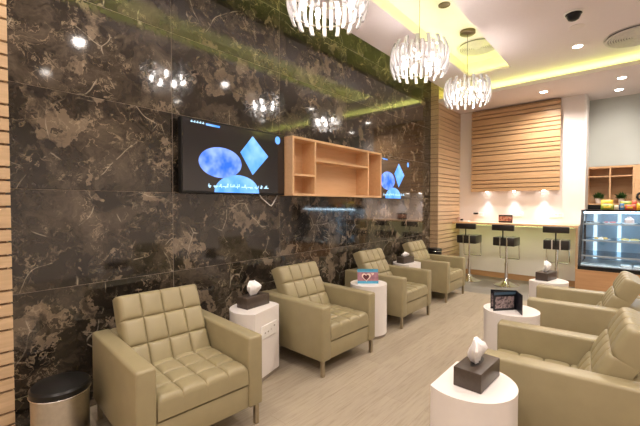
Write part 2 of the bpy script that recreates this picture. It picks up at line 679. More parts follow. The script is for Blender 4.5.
# slatted oak panel on the back wall
pn = thing('slatted_wall_panel', 'large oak panel of horizontal slats on the white wall above the bar', 'wall panel', (-1.79, 7.88, 1.76))
bm = bmesh.new()
for a, b_, k in slat_rows(0.0, 1.68):
    bx(bm, -0.785, 0.785, -0.05, 0.0, a + (0.0 if k else 0.0), b_ - 0.017)
obj('slats', bm, OAKX, pn)
bm = box(-0.775, 0.775, -0.015, 0.05, 0.004, 1.676)
obj('backing', bm, OAKSHADE, pn)


# ------------------------------------------------------------------ lights of the room
def spot_data(name, w, size=0.06, angle=152, blend=0.9, c=WARM):
    d = bpy.data.lights.new(name, 'SPOT')
    d.energy = w
    d.color = c
    d.spot_size = R(angle)
    d.spot_blend = blend
    d.shadow_soft_size = size
    return d


DL = spot_data('downlight_lamp', DOWNLIGHT_W)
DLS = spot_data('downlight_soffit_lamp', DOWNLIGHT_W * 1.5)
DLW = spot_data('downlight_wall_lamp', DOWNLIGHT_W * 0.75)


def downlight(x, y, z, label, data=DL, r=0.055):
    t = thing('ceiling_downlight', label, 'ceiling light', (x, y, z), 0, 'recessed ceiling downlights')
    b_ = bmesh.new()
    disc_ring(b_, r, r + 0.018, -0.006, 0.002, 28)
    obj('trim_ring', b_, WHITEPL, t, True)
    b_ = bmesh.new()
    lathe(b_, [(0, -0.003), (r, -0.003), (r, 0.0), (0, 0.0)], 28)
    obj('lens', b_, LAMP, t)
    l = bpy.data.objects.new('lamp', data)
    COL.objects.link(l)
    l.parent = t
    l.location = (0, 0, -0.02)
    return t


downlight(-0.585, 5.95, CZ, 'bright round downlight in the main ceiling beside the large round vent')
downlight(-1.19, 7.29, SZ, 'round downlight in the lower ceiling above the slatted panel', DLS)
downlight(-0.15, 7.27, SZ, 'round downlight in the lower ceiling over the display fridge, nearer the lip', DLS)
downlight(-0.20, 7.99, SZ, 'round downlight in the lower ceiling by the grey alcove wall', spot_data('alcove_lamp', 14.0))
for i, (x, y) in enumerate(((-0.585, 3.7), (-0.585, 1.5), (-0.585, -0.7), (1.1, 3.7), (1.1, 5.95), (1.1, 1.5), (1.1, -0.7), (-2.35, -0.8), (-2.35, 0.75))):  # grid out of view, added for fill; the two by the marble give glints
    downlight(x, y, CZ, data=DL if x > -2 else DLW, label='unseen downlight of the main ceiling, in a grid added for fill light and marble glints')

# spots under the slatted panel
SP = spot_data('panel_spot_lamp', 16.0, 0.02, 76, 1.0, (0.88, 0.90, 1.0))
for x, w in ((-2.26, 'left of three under the slatted panel, nearest the slatted column'), (-1.76, 'middle of three under the slatted panel'), (-1.26, 'right of three under the slatted panel, nearest the fridge')):
    t = thing('panel_spotlight', 'small spotlight, ' + w, 'spotlight', (x, 7.852, 1.76), 0, 'spotlights under the slatted panel')
    b_ = bmesh.new()
    lathe(b_, [(0, -0.012), (0.022, -0.012), (0.026, 0.0), (0, 0.0)], 20)
    obj('lens', b_, LAMP, t)
    l = bpy.data.objects.new('lamp', SP)
    COL.objects.link(l)
    l.parent = t
    l.location = (0, -0.0, -0.03)
    l.rotation_euler = (R(-12), 0, 0)

# lime strip under the bar top
UB = bpy.data.objects
led('led_strip', 'lime led strip under the wooden bar top', [(-2.80, -0.75, 7.54, 7.58, 1.0855, 1.0895)], LIMEBAR)


# ------------------------------------------------------------------ chandeliers
def chandelier(x, y, label):
    z = 3.035
    t = thing('chandelier', label, 'chandelier', (x, y, z), 0, 'crystal chandeliers in the coffer')
    b_ = bmesh.new()
    lathe(b_, [(0, 3.868 - z), (0.10, 3.868 - z), (0.10, 3.835 - z), (0.085, 3.825 - z), (0, 3.825 - z)], 32)
    obj('canopy', b_, BRONZE, t, True)
    b_ = bmesh.new()
    tube(b_, [(0, 0, 0.02), (0, 0, 3.83 - z)], 0.003, 6)
    obj('cord', b_, BLACKM, t)
    for zz, r in ((0.075, 0.276), (-0.075, 0.276)):
        b_ = bmesh.new()
        n = 56
        tube(b_, [(r * math.cos(2 * math.pi * k / n), r * math.sin(2 * math.pi * k / n), zz) for k in range(n)], 0.006, 6, closed=True)
        obj('ring', b_, CHROME, t, True)
    b_ = bmesh.new()
    for k in range(3):
        a = 2 * math.pi * k / 3
        tube(b_, [(0, 0, 0.075), (0.276 * math.cos(a), 0.276 * math.sin(a), 0.075)], 0.004, 6)
    lathe(b_, [(0, 0.11), (0.03, 0.10), (0.035, 0.05), (0, 0.04)], 16)
    obj('hub', b_, CHROME, t)
    return t


def rod_mesh():
    b_ = bmesh.new()
    prev = None
    n = 8
    L = 0.275
    for i in range(n + 1):
        s = -L / 2 + L * i / n
        r = 0.298 - 0.034 * (s / (L / 2)) ** 2
        w = 0.0150
        d = 0.0095
        ring = [b_.verts.new((r + dx, dy, s)) for dx, dy in ((-d, -w), (d, -w), (d, w), (-d, w))]
        if prev:
            for k in range(4):
                b_.faces.new((prev[k], prev[(k + 1) % 4], ring[(k + 1) % 4], ring[k]))
        else:
            b_.faces.new(ring[::-1])
        prev = ring
    b_.faces.new(prev)
    return b_


first = None
for (y, lab) in ((2.09, 'crystal rod chandelier nearest the camera, cut off by the top edge'),
                 (3.62, 'crystal rod chandelier hanging between the other two over the aisle'),
                 (5.09, 'crystal rod chandelier farthest away, in front of the slatted panel')):
    if first is None:
        first = chandelier(-1.74, y, lab)
        base = obj('crystal_rod', rod_mesh(), CRYSTAL, first, True)
        N = 32
        for k in range(N):
            o = base if k == 0 else base.copy()
            if k:
                COL.objects.link(o)
            o.rotation_euler = (0, 0, 2 * math.pi * k / N)
            o.location = (0, 0, 0.030 if k % 2 else -0.026)
        bb = bmesh.new()
        lathe(bb, [(0, -0.05), (0.016, -0.045), (0.02, -0.015), (0.014, 0.02), (0, 0.022)], 12)
        b0 = obj('bulb', bb, BULB, first, True)
        for k in range(7):
            o = b0 if k == 0 else b0.copy()
            if k:
                COL.objects.link(o)
            o.location = (0.185 * math.cos(2 * math.pi * k / 7), 0.185 * math.sin(2 * math.pi * k / 7), -0.01)
    else:
        dup(first, (-1.74, y, 3.035), R(9 * y), lab)


# ------------------------------------------------------------------ ceiling fittings
def round_vent(x, y, z, r, label):
    t = thing('round_vent', label, 'ceiling vent', (x, y, z))
    b_ = bmesh.new()
    disc_ring(b_, r - 0.012, r + 0.012, -0.006, 0.0, 56)
    obj('rim', b_, GREYPL, t, True)
    b_ = bmesh.new()
    lathe(b_, [(0, 0.0), (r - 0.02, 0.0), (r - 0.02, -0.024), (0, -0.024)], 56)
    obj('drum', b_, DARKVENT, t, True)
    b_ = bmesh.new()
    lathe(b_, [(0, -0.029), (0.05, -0.031), (0.055, -0.025)], 32)
    k = 0.06
    while k < r - 0.03:
        lathe(b_, [(k, -0.025), (k + 0.003, -0.034), (k + 0.016, -0.034), (k + 0.019, -0.025)], 56)
        k += 0.0262
    lathe(b_, [(r - 0.035, -0.025), (r - 0.03, -0.036), (r - 0.004, -0.036), (r - 0.004, -0.022)], 56)
    obj('louvre_rings', b_, GREYPL, t, True)


round_vent(-1.79, 5.66, 3.87, 0.28, 'round grey air vent inside the raised coffer')
round_vent(0.02, 6.02, CZ, 0.33, 'large round air vent in the main ceiling at the right edge')
bm = bmesh.new()
lathe(bm, [(0, 0.0), (0.075, 0.0), (0.08, -0.02), (0.068, -0.03), (0.066, -0.045), (0.05, -0.075), (0.025, -0.088), (0, -0.09)], 32)
dc = thing('dome_camera', 'black dome security camera on the main ceiling', 'security camera', (-0.523, 4.885, CZ))
obj('dome', bm, BLACKP, dc, True)
bm = bmesh.new()
disc_ring(bm, 0.074, 0.092, -0.018, 0.0, 32)
obj('collar', bm, WHITEPL, dc, True)
bm = bmesh.new()
lathe(bm, [(0, -0.008), (0.072, -0.008), (0.08, 0.0), (0, 0.0)], 32)
tag(obj('blank_ceiling_plate', bm, SOFFIT, None, True, (-0.534, 5.29, CZ)), 'flat round plate on the ceiling next to the black dome camera', 'cover plate')
bm = bmesh.new()
lathe(bm, [(0, -0.006), (0.045, -0.006), (0.05, -0.01), (0.068, -0.008), (0.07, 0.0), (0, 0.0)], 28)
tag(obj('recessed_spot', bm, BRONZE, None, True, (-1.724, 4.24, 3.87)), 'small dark unlit spot in the coffer between two chandelier cords', 'ceiling light')


# ------------------------------------------------------------------ armchairs
def cushion(W, L, T, nx, ny, rad=0.035, groove=0.013, puff=0.010, reach=0.06):
    """tufted block: x in [-W/2,W/2], y in [0,L], top at z=T, bottom at 0"""
    def axis(lo, hi, n):
        s = set()
        for i in range(n * 10 + 1):
            s.add(round(lo + (hi - lo) * i / (n * 10), 6))
        for k in range(1, n):
            c = lo + (hi - lo) * k / n
            for d in (-0.006, -0.003, 0.003, 0.006):
                s.add(round(c + d, 6))
        for d in (0.004, 0.010, 0.018, 0.027):
            s.add(round(lo + d, 6))
            s.add(round(hi - d, 6))
        v = sorted(s)
        out = [v[0]]
        for a in v[1:]:
            if a - out[-1] > 0.0015:
                out.append(a)
        out[-1] = hi
        return out
    xs = axis(-W / 2, W / 2, nx)
    ys = axis(0, L, ny)

    def h(x, y):
        z = T
        fx = (x + W / 2) / W * nx
        fy = y / L * ny
        dx = abs(fx - round(fx)) * W / nx if 0 < round(fx) < nx else 9
        dy = abs(fy - round(fy)) * L / ny if 0 < round(fy) < ny else 9
        z += puff * (abs(math.sin(math.pi * fx)) * abs(math.sin(math.pi * fy))) ** 0.5
        d = min(dx, dy)
        z -= groove * math.exp(-d / 0.0055)
        for e in (x + W / 2, W / 2 - x, y, L - y):
            if e < rad:
                z -= rad - math.sqrt(max(0, rad * rad - (rad - e) ** 2))
        return max(z, 0.02)
    b_ = bmesh.new()
    G = [[b_.verts.new((x, y, h(x, y))) for y in ys] for x in xs]
    for i in range(len(xs) - 1):
        for j in range(len(ys) - 1):
            b_.faces.new((G[i][j], G[i + 1][j], G[i + 1][j + 1], G[i][j + 1]))
    # skirt and bottom
    loop = [G[i][0] for i in range(len(xs))] + [G[-1][j] for j in range(1, len(ys))] + \
           [G[i][-1] for i in range(len(xs) - 2, -1, -1)] + [G[0][j] for j in range(len(ys) - 2, 0, -1)]
    low = [b_.verts.new((v.co.x, v.co.y, 0.0)) for v in loop]
    n = len(loop)
    for k in range(n):
        b_.faces.new((loop[k], low[k], low[(k + 1) % n], loop[(k + 1) % n]))
    b_.faces.new(low)
    return b_


AW, ARM = 0.81, 0.125       # chair width, arm thickness
DEP = 0.88


def make_chair(label, AW=0.815, ARM=0.112):
    # local frame: front at +x 0.44, back at -0.44, z up
    t = thing('armchair', label, 'armchair', (0, 0, 0), 0, 'khaki leather armchairs')
    for s in (-1, 1):
        a, b_ = sorted((s * AW / 2, s * (AW / 2 - ARM)))
        obj('arm', box(-DEP / 2, DEP / 2, a, b_, 0.14, 0.615, 0.018, 3), LEATHER, t, True)
    inn = AW / 2 - ARM
    obj('base', box(-DEP / 2 + 0.02, DEP / 2 - 0.012, -inn - 0.002, inn + 0.002, 0.143, 0.292, 0.008, 2), LEATHER, t, True)
    obj('back_panel', box(-DEP / 2, -DEP / 2 + 0.16, -inn - 0.002, inn + 0.002, 0.145, 0.608, 0.012, 2), LEATHER, t, True)
    bs = cushion(2 * inn - 0.006, 0.60, 0.125, 4, 4)
    M = Matrix(((0, -1, 0, DEP / 2 - 0.004), (1, 0, 0, 0), (0, 0, 1, 0.306), (0, 0, 0, 1)))
    bmesh.ops.transform(bs, matrix=M, verts=bs.verts[:])
    obj('seat_cushion', bs, LEATHER, t, True)
    bk = cushion(2 * inn - 0.012, 0.54, 0.125, 4, 3)
    tilt = R(27)
    up = Vector((-math.sin(tilt), 0, math.cos(tilt)))
    nrm = Vector((math.cos(tilt), 0, math.sin(tilt)))
    o = Vector((DEP / 2 - 0.475, 0, 0.395)) - nrm * 0.125
    M = Matrix(((0, up.x, nrm.x, o.x), (1, 0, 0, 0), (0, up.z, nrm.z, o.z), (0, 0, 0, 1)))
    bmesh.ops.transform(bk, matrix=M, verts=bk.verts[:])
    obj('back_cushion', bk, LEATHER, t, True)
    for sx in (-1, 1):
        for sy in (-1, 1):
            cx, cy = sx * (DEP / 2 - 0.035), sy * (AW / 2 - 0.035)
            obj('leg', box(cx - 0.0155, cx + 0.0155, cy - 0.0155, cy + 0.0155, 0.0, 0.145, 0.003, 1), LEGM, t)
    return t


c0 = make_chair('khaki tufted leather armchair by the marble wall nearest the camera, beside the steel bin')
c0.location = (-2.355, 1.205, 0)
c0.rotation_euler = (0, 0, R(-4))
c2 = make_chair('khaki leather armchair by the marble wall below the open wall shelf', 0.79)
c2.location = (-2.395, 2.715, 0)
c2.rotation_euler = (0, 0, R(-2))
dup(c2, (-2.475, 4.255, 0), R(-1), 'khaki leather armchair by the marble wall just behind the table with the blue card')
dup(c2, (-2.525, 5.735, 0), 0, 'khaki leather armchair by the marble wall farthest back, next to the slatted column')
c1 = make_chair('large khaki armchair on the right seen side-on in the near foreground', 0.80, 0.125)
c1.location = (-0.29, 2.642, 0)
c1.rotation_euler = (0, 0, R(184.3))
dup(c1, (-0.317, 4.226, 0), R(183.7), 'khaki armchair on the right in front of the display fridge')
for c_ in (c0, c1, c2):
    c_['group'] = 'khaki leather armchairs'


# ------------------------------------------------------------------ side tables
TZ = 0.60


def d_outline(r, chord, n=44):
    a0 = math.acos(chord / r)
    return [(r * math.cos(a0 + (2 * math.pi - 2 * a0) * k / n), r * math.sin(a0 + (2 * math.pi - 2 * a0) * k / n)) for k in range(n + 1)]


def side_table(x, y, rz, label, chord=0.13, r=0.22, tz=TZ, group='white side tables'):
    t = thing('side_table', label, 'side table', (x, y, 0), rz, group)
    sc = (r - 0.001) / r
    if chord:
        top, body, pl = d_outline(r, chord), d_outline(r * sc, chord * sc), d_outline(r * 0.93, chord * 0.93)
    else:
        f = lambda q: [(q * math.cos(2 * math.pi * k / 56), q * math.sin(2 * math.pi * k / 56)) for k in range(56)]
        top, body, pl = f(r), f(r * sc), f(r * 0.93)
    b_ = bmesh.new()
    prism(b_, top, tz - 0.03, tz)
    obj('tabletop', b_, WHITELAC, t, True)
    b_ = bmesh.new()
    prism(b_, body, 0.035, tz - 0.03)
    obj('body', b_, WHITELAC, t, True)
    b_ = bmesh.new()
    prism(b_, pl, 0.0, 0.036)
    obj('plinth', b_, PLINTH, t, True)
    return t


ta = side_table(-2.473, 1.985, R(14.5), 'white side table with a socket strip on its front, between the two nearest wall armchairs')
# socket strip on its flat front
b_ = box(0.123, 0.137, -0.10, 0.135, 0.360, 0.475, 0.003, 1)
sp = obj('socket_strip', b_, WHITEPL, ta, True)
for yy, zz, w in ((-0.045, 0.408, 0.008), (0.0, 0.408, 0.008), (0.045, 0.416, 0.007), (0.092, 0.436, 0.009)):
    obj('socket', box(0.136, 0.138, yy - w, yy + w, zz - 0.006, zz + 0.006), GREYPL if w < 0.008 else PLINTH, sp)
b_ = bmesh.new()
bx(b_, 0.1265, 0.129, -0.1, 0.15, 0.345, 0.352)
obj('seam', b_, GREYPL, ta)
side_table(-2.29, 3.495, 0, 'white round cylindrical side table with the blue picture card', 0, 0.21, 0.59)
side_table(-2.60, 5.05, R(-3), 'white side table between the two far wall armchairs')
side_table(-0.615, 1.875, R(180), 'white D-shaped side table in the near right foreground with a tissue box')
side_table(-0.77, 3.385, R(180), 'white round side table between the two right armchairs with the folded dark brochure', 0, 0.215, 0.60)
side_table(-0.745, 4.975, R(180 - 16), 'white side table beyond the right armchairs, near the bar stools', 0.13, 0.21)


# ------------------------------------------------------------------ tissue boxes
def tissue_box(x, y, z, rz, label, w=0.135, l=0.265, h=0.095, pull=True):
    t = thing('tissue_box', label, 'tissue box', (x, y, z), rz, 'dark brown tissue boxes')
    obj('box', box(-w / 2, w / 2, -l / 2, l / 2, 0, h, 0.004, 2), BOXM, t, True)
    b_ = bmesh.new()
    n = 24
    pts = [(0.022 * math.cos(2 * math.pi * k / n), 0.075 * math.sin(2 * math.pi * k / n)) for k in range(n)]
    prism(b_, pts, h - 0.002, h + 0.0008)
    obj('slot', b_, BLACKM, t)
    b_ = bmesh.new()
    rnd = random.Random(int(abs(x * 100 + y * 1000)))
    rings = []
    n = 26
    prof = [(0.024, 0.0), (0.036, 0.018), (0.046, 0.040), (0.048, 0.060), (0.036, 0.080), (0.022, 0.092)] if pull else [(0.03, 0.0), (0.055, 0.012), (0.06, 0.026), (0.045, 0.04), (0.02, 0.048), (0.006, 0.052)]
    ph = rnd.random() * 6
    prof = [(r_ * 1.25, z_ * 1.3) for r_, z_ in prof]
    for i, (r, zz) in enumerate(prof):
        ring = []
        for k in range(n):
            a = 2 * math.pi * k / n
            f = 1 + 0.28 * math.sin(3 * a + ph + i * 0.35) + 0.16 * math.sin(7 * a - ph) + rnd.uniform(-0.07, 0.07)
            ring.append(b_.verts.new((0.5 * r * f * math.cos(a) + 0.010 * math.sin(i * 1.1 + ph), 1.0 * r * f * math.sin(a) + 0.006 * i * math.cos(ph), h - 0.001 + zz + 0.012 * math.sin(2 * a + ph) * (i / 5.0))))
        rings.append(ring)
    for A, B in zip(rings, rings[1:]):
        for k in range(n):
            b_.faces.new((A[k], A[(k + 1) % n], B[(k + 1) % n], B[k]))
    b_.faces.new(rings[-1])
    b_.faces.new(rings[0][::-1])
    obj('tissue', b_, TISSUE, t, True)
    return t


tissue_box(-2.53, 2.01, TZ, R(4), 'dark brown tissue box on the white table between the two nearest wall armchairs')
tissue_box(-2.63, 5.04, TZ, R(-8), 'dark tissue box with a low crumpled tissue on the table between the far wall armchairs', pull=False)
tissue_box(-0.585, 1.90, TZ, R(-3), 'dark brown tissue box on the white table in the near right foreground')
tissue_box(-0.765, 5.02, TZ, R(-12), 'dark tissue box on the white table near the bar stools')


# ------------------------------------------------------------------ picture cards
def picture_mat(name, cols, scale):
    m, nt, b = newmat(name)
    tc = nt.nodes.new('ShaderNodeTexCoord')
    n = nt.nodes.new('ShaderNodeTexNoise')
    n.inputs['Scale'].default_value = scale
    n.inputs['Detail'].default_value = 5
    nt.links.new(tc.outputs['Object'], n.inputs['Vector'])
    k = len(cols)
    c = ramp(nt, n.outputs['Fac'], [(0.32 + 0.36 * i / (k - 1), cc) for i, cc in enumerate(cols)])
    nt.links.new(c, b.inputs['Base Color'])
    b.inputs['Roughness'].default_value = 0.35
    return m


CARDBLUE = plain('card_blue', (0.075, 0.36, 0.56), 0.35)
CARDRED = picture_mat('card_red_photo', [(0.22, 0.10, 0.14), (0.36, 0.16, 0.20), (0.42, 0.24, 0.28)], 22)
HEARTW = plain('card_cream', (0.80, 0.62, 0.52), 0.4)
HEARTD = plain('card_dark_red', (0.09, 0.012, 0.02), 0.4)
CARDDARK = plain('card_black', (0.012, 0.013, 0.018), 0.3)
CARDPHOTO = picture_mat('card_photo', [(0.03, 0.025, 0.035), (0.14, 0.10, 0.11), (0.42, 0.34, 0.34), (0.10, 0.04, 0.05)], 45)
CARDBAND = plain('card_slate_band', (0.06, 0.11, 0.17), 0.35)

# blue tent card on the round table, facing the camera
p0, p1 = Vector((-2.353, 3.407, 0)), Vector((-2.177, 3.56, 0))
ang = math.atan2(p1.y - p0.y, p1.x - p0.x)
ct = thing('tent_card', 'blue tent card with a heart picture on the round white table', 'card', ((p0.x + p1.x) / 2 - 0.03, (p0.y + p1.y) / 2 + 0.0, 0.59), ang)
W, H = 0.24, 0.165
lean = R(14)
front = Matrix.Translation((0, -0.034, 0)) @ Matrix.Rotation(-lean, 4, 'X')
back = Matrix.Translation((0, 0.036, 0)) @ Matrix.Rotation(lean, 4, 'X')
bm = bmesh.new()
bx(bm, -W / 2, W / 2, -0.001, 0.001, 0, H, front)
bx(bm, -W / 2 + 0.02, W / 2 - 0.06, -0.001, 0.001, 0, H + 0.003, back)
obj('card', bm, CARDBLUE, ct)
bm = bmesh.new()
bx(bm, -W / 2, W / 2, -0.0018, -0.001, 0.03, 0.128, front)
obj('photo_band', bm, CARDRED, ct)
def heart(s, cx, cz, n=36):
    out = []
    for k in range(n):
        a = 2 * math.pi * k / n
        hx = 16 * math.sin(a) ** 3
        hz = 13 * math.cos(a) - 5 * math.cos(2 * a) - 2 * math.cos(3 * a) - math.cos(4 * a)
        out.append((cx + s * hx, cz + s * hz))
    return out
def flat_poly(pts, y, M):
    b2 = bmesh.new()
    A = [b2.verts.new(M @ Vector((x, y, z))) for x, z in pts]
    B = [b2.verts.new(M @ Vector((x, y + 0.0006, z))) for x, z in pts]
    b2.faces.new(A)
    b2.faces.new(B[::-1])
    for k in range(len(pts)):
        j = (k + 1) % len(pts)
        b2.faces.new((A[k], B[k], B[j], A[j]))
    return b2
obj('heart_outline', flat_poly(heart(0.0033, -0.018, 0.076), -0.0026, front), HEARTW, ct)
obj('heart_centre', flat_poly(heart(0.0023, -0.020, 0.072), -0.0034, front), HEARTD, ct)
obj('small_heart', flat_poly(heart(0.0010, 0.056, 0.108), -0.0026, front), HEARTW, ct)

# folded dark brochure on the right round table
fb = thing('folded_brochure', 'dark folded photo brochure standing on the right round table', 'brochure', (-0.785, 3.315, 0.60), 0)
def leaf_panel(a, b, z1, mat, name, parent, z0=0.0, off=0.0, th=0.0015):
    a, b = Vector(a), Vector(b)
    d = (b - a).normalized()
    nn = Vector((d.y, -d.x))
    b2 = bmesh.new()
    pts = [a + nn * (off - th), b + nn * (off - th), b + nn * (off + th), a + nn * (off + th)]
    prism(b2, [(p.x, p.y) for p in pts], z0, z1)
    return obj(name, b2, mat, parent)
A_, B_, C_, D_ = (-0.085, -0.085), (0.052, 0.085), (0.128, -0.062), (-0.125, -0.02)
fp = leaf_panel(A_, B_, 0.165, CARDDARK, 'front_panel', fb)
leaf_panel((-0.074, -0.073), (0.036, 0.066), 0.118, CARDPHOTO, 'photo', fp, 0.02, 0.0022, 0.0007)
leaf_panel((-0.081, -0.081), (0.046, 0.078), 0.156, CARDBAND, 'title_band', fp, 0.134, 0.0022, 0.0007)
leaf_panel(B_, C_, 0.165, CARDDARK, 'side_panel', fb)
bp_ = leaf_panel(D_, (0.049, 0.080), 0.165, CARDDARK, 'rear_panel', fb)
leaf_panel((-0.12, -0.0175), (-0.075, 0.0055), 0.13, CARDPHOTO, 'photo', bp_, 0.02, 0.0022, 0.0007)


# ------------------------------------------------------------------ bins
def bin_(x, y, label, h=0.375, r=0.15, mat=None):
    t = thing('waste_bin', label, 'bin', (x, y, 0))
    b2 = bmesh.new()
    lathe(b2, [(0, 0.03), (r - 0.004, 0.03), (r - 0.002, h), (0, h)], 48)
    obj('body', b2, mat or STEEL, t, True)
    b2 = bmesh.new()
    lathe(b2, [(0, 0), (r, 0), (r, 0.031), (0, 0.031)], 48)
    obj('foot_ring', b2, BLACKP, t, True)
    b2 = bmesh.new()
    lathe(b2, [(0, h), (r + 0.004, h), (r + 0.005, h + 0.032), (r - 0.005, h + 0.045), (r - 0.05, h + 0.052), (0, h + 0.056)], 48)
    obj('lid', b2, BLACKP, t, True)
    b2 = bmesh.new()
    tube(b2, [((r + 0.004) * math.cos(2 * math.pi * k / 48), (r + 0.004) * math.sin(2 * math.pi * k / 48), h) for k in range(48)], 0.004, 6, closed=True)
    obj('rim', b2, CHROME, t, True)
    return t


bin_(-2.60, 0.595, 'brushed steel waste bin with black lid in the near left corner')
bin_(-2.865 + 0.05, 6.57, 'black lidded bin behind the farthest wall armchair', 0.62, 0.125, BLACKP)


# ------------------------------------------------------------------ televisions
def tv(y0, y1, z0, z1, label, cable=False):
    xf = -2.905
    t = thing('tv_set', label, 'television', (-3.0, (y0 + y1) / 2, (z0 + z1) / 2))
    w, h = (y1 - y0), (z1 - z0)
    S = w / 1.2
    X = xf + 3.0
    obj('housing', box(X - 0.058, X, -w / 2, w / 2, -h / 2, h / 2, 0.004, 1), BLACKP, t)
    obj('bracket', box(0.0, X - 0.055, -0.2, 0.2, -0.15, 0.15), BLACKM, t)
    sc = obj('screen', box(X - 0.001, X + 0.001, -w / 2 + 0.012, w / 2 - 0.012, -h / 2 + 0.022, h / 2 - 0.012), SCREEN, t)

    def sy(v):      # measured on the first set, along the wall
        return (v - 2.145) * S

    def sz(v):
        return v - 1.927

    def shape(pts, mat, name, lift=0.0006):
        b2 = bmesh.new()
        A = [b2.verts.new((X + 0.001 + lift, sy(p[0]), sz(p[1]))) for p in pts]
        B = [b2.verts.new((X + 0.0005, sy(p[0]), sz(p[1]))) for p in pts]
        b2.faces.new(A)
        b2.faces.new(B[::-1])
        for k in range(len(pts)):
            j = (k + 1) % len(pts)
            b2.faces.new((A[k], B[k], B[j], A[j]))
        return obj(name, b2, mat, sc)

    def ell(cy, cz, ry, rz_, a0=0, a1=2 * math.pi, n=40):
        return [(cy + ry * math.cos(a0 + (a1 - a0) * k / n), cz + rz_ * math.sin(a0 + (a1 - a0) * k / n)) for k in range(n + (0 if a1 - a0 > 6.2 else 1))]

    shape(ell(1.937, 1.888, 0.232, 0.142), PICBLUE, 'blue_oval')
    shape([(2.307, 2.187), (2.512, 2.002), (2.305, 1.796), (2.155, 2.01)], PICSKY, 'blue_diamond')
    shape(ell(2.125, 1.612, 0.262, 0.172, 0, math.pi), PICSKY, 'blue_half_oval')
    shape(ell(2.646, 2.19, 0.036, 0.042), PICSKY, 'round_logo')
    shape([(1.78, 2.211), (1.925, 2.208), (1.925, 2.226), (1.78, 2.229)], PICSKY, 'title_bar')
    # caption strokes and the small title beside the bar
    b2 = bmesh.new()
    rnd = random.Random(3)
    def stroke(ya, za, yb_, zb, w_=0.006):
        d = Vector((yb_ - ya, zb - za))
        n_ = Vector((-d.y, d.x)).normalized() * w_ / 2
        pts = [(ya + n_.x, za + n_.y), (ya - n_.x, za - n_.y), (yb_ - n_.x, zb - n_.y), (yb_ + n_.x, zb + n_.y)]
        vv = [b2.verts.new((X + 0.0026, sy(p[0]), sz(p[1]))) for p in pts]
        b2.faces.new(vv)
    yy = 1.80
    while yy < 2.46:
        L = rnd.choice((0.03, 0.05, 0.065))
        stroke(yy, 1.668, yy + L, 1.668 + rnd.uniform(-0.004, 0.004), 0.008)
        for _ in range(3):
            q = yy + rnd.random() * L
            stroke(q, 1.668, q + 0.006, 1.668 + rnd.choice((0.022, 0.028, -0.016)), 0.007)
        yy += L + rnd.choice((0.008, 0.022))
    yy = 1.63
    while yy < 1.765:
        stroke(yy, 2.222, yy + 0.02, 2.222, 0.008)
        stroke(yy + 0.01, 2.216, yy + 0.013, 2.236, 0.006)
        yy += 0.028
    obj('caption', b2, PICWHITE, sc)
    if cable:
        b2 = bmesh.new()
        tube(b2, [(0.03, 0.30, -h / 2 + 0.01), (0.03, 0.33, -h / 2 - 0.03), (0.03, 0.44, -h / 2 - 0.105), (0.03, 0.465, -h / 2 - 0.115), (0.03, 0.49, -h / 2 - 0.09), (0.03, 0.56, -h / 2 + 0.005)], 0.006, 8)
        obj('cable', b2, WHITEPL, t, True)
    return t


tv(1.545, 2.745, 1.597, 2.255, 'wall television left of the open shelf, showing blue shapes', True)
tv(4.60, 5.73, 1.592, 2.225, 'wall television right of the open shelf, partly hidden behind it')

# ------------------------------------------------------------------ open wall shelf
sh = thing('wall_shelf', 'open beech box shelf on the marble wall between two televisions', 'shelf', (-3.0, 3.67, 1.595))
y0, y1, D, H, T = -0.915, 0.915, 0.215, 0.65, 0.026
obj('side_panel', box(0.0, D, y0, y0 + T, 0, H), SHELFWOOD, sh)
obj('side_panel', box(0.0, D, y1 - T, y1, 0, H), SHELFWOOD, sh)
obj('top_panel', box(0.0, D, y0 + T, y1 - T, H - T, H), SHELFWOOD, sh)
obj('bottom_panel', box(0.0, D, y0 + T, y1 - T, 0, T), SHELFWOOD, sh)
obj('back_board', box(0.0, 0.012, y0 + T, y1 - T, T, H - T), SHELFWOOD, sh)
d1, d2 = 3.129 - 3.67, 4.24 - 3.67
obj('divider', box(0.012, D - 0.001, d1 - T / 2, d1 + T / 2, T, H - T), SHELFWOOD, sh)
obj('divider', box(0.012, D - 0.001, d2 - T / 2, d2 + T / 2, T, H - T), SHELFWOOD, sh)
obj('shelf_board', box(0.012, D - 0.002, y0 + T, d1 - T / 2, 0.222, 0.244), SHELFWOOD, sh)
obj('shelf_board', box(0.012, D - 0.002, d1 + T / 2, d2 - T / 2, 0.405, 0.427), SHELFWOOD, sh)

# ------------------------------------------------------------------ bar counter and stools
br = thing('bar_counter', 'long wooden bar counter along the white back wall', 'counter', (-1.76, 7.7, 0))
obj('countertop', box(-1.075, 1.08, -0.22, 0.228, 1.09, 1.135, 0.004, 1), SHELFWOOD, br)
obj('end_panel', box(1.04, 1.075, -0.21, 0.228, 0.0, 1.09), SHELFWOOD, br)
obj('front_panel', box(-1.075, 1.04, 0.205, 0.212, 0.11, 1.09), WHITEWALL, br)


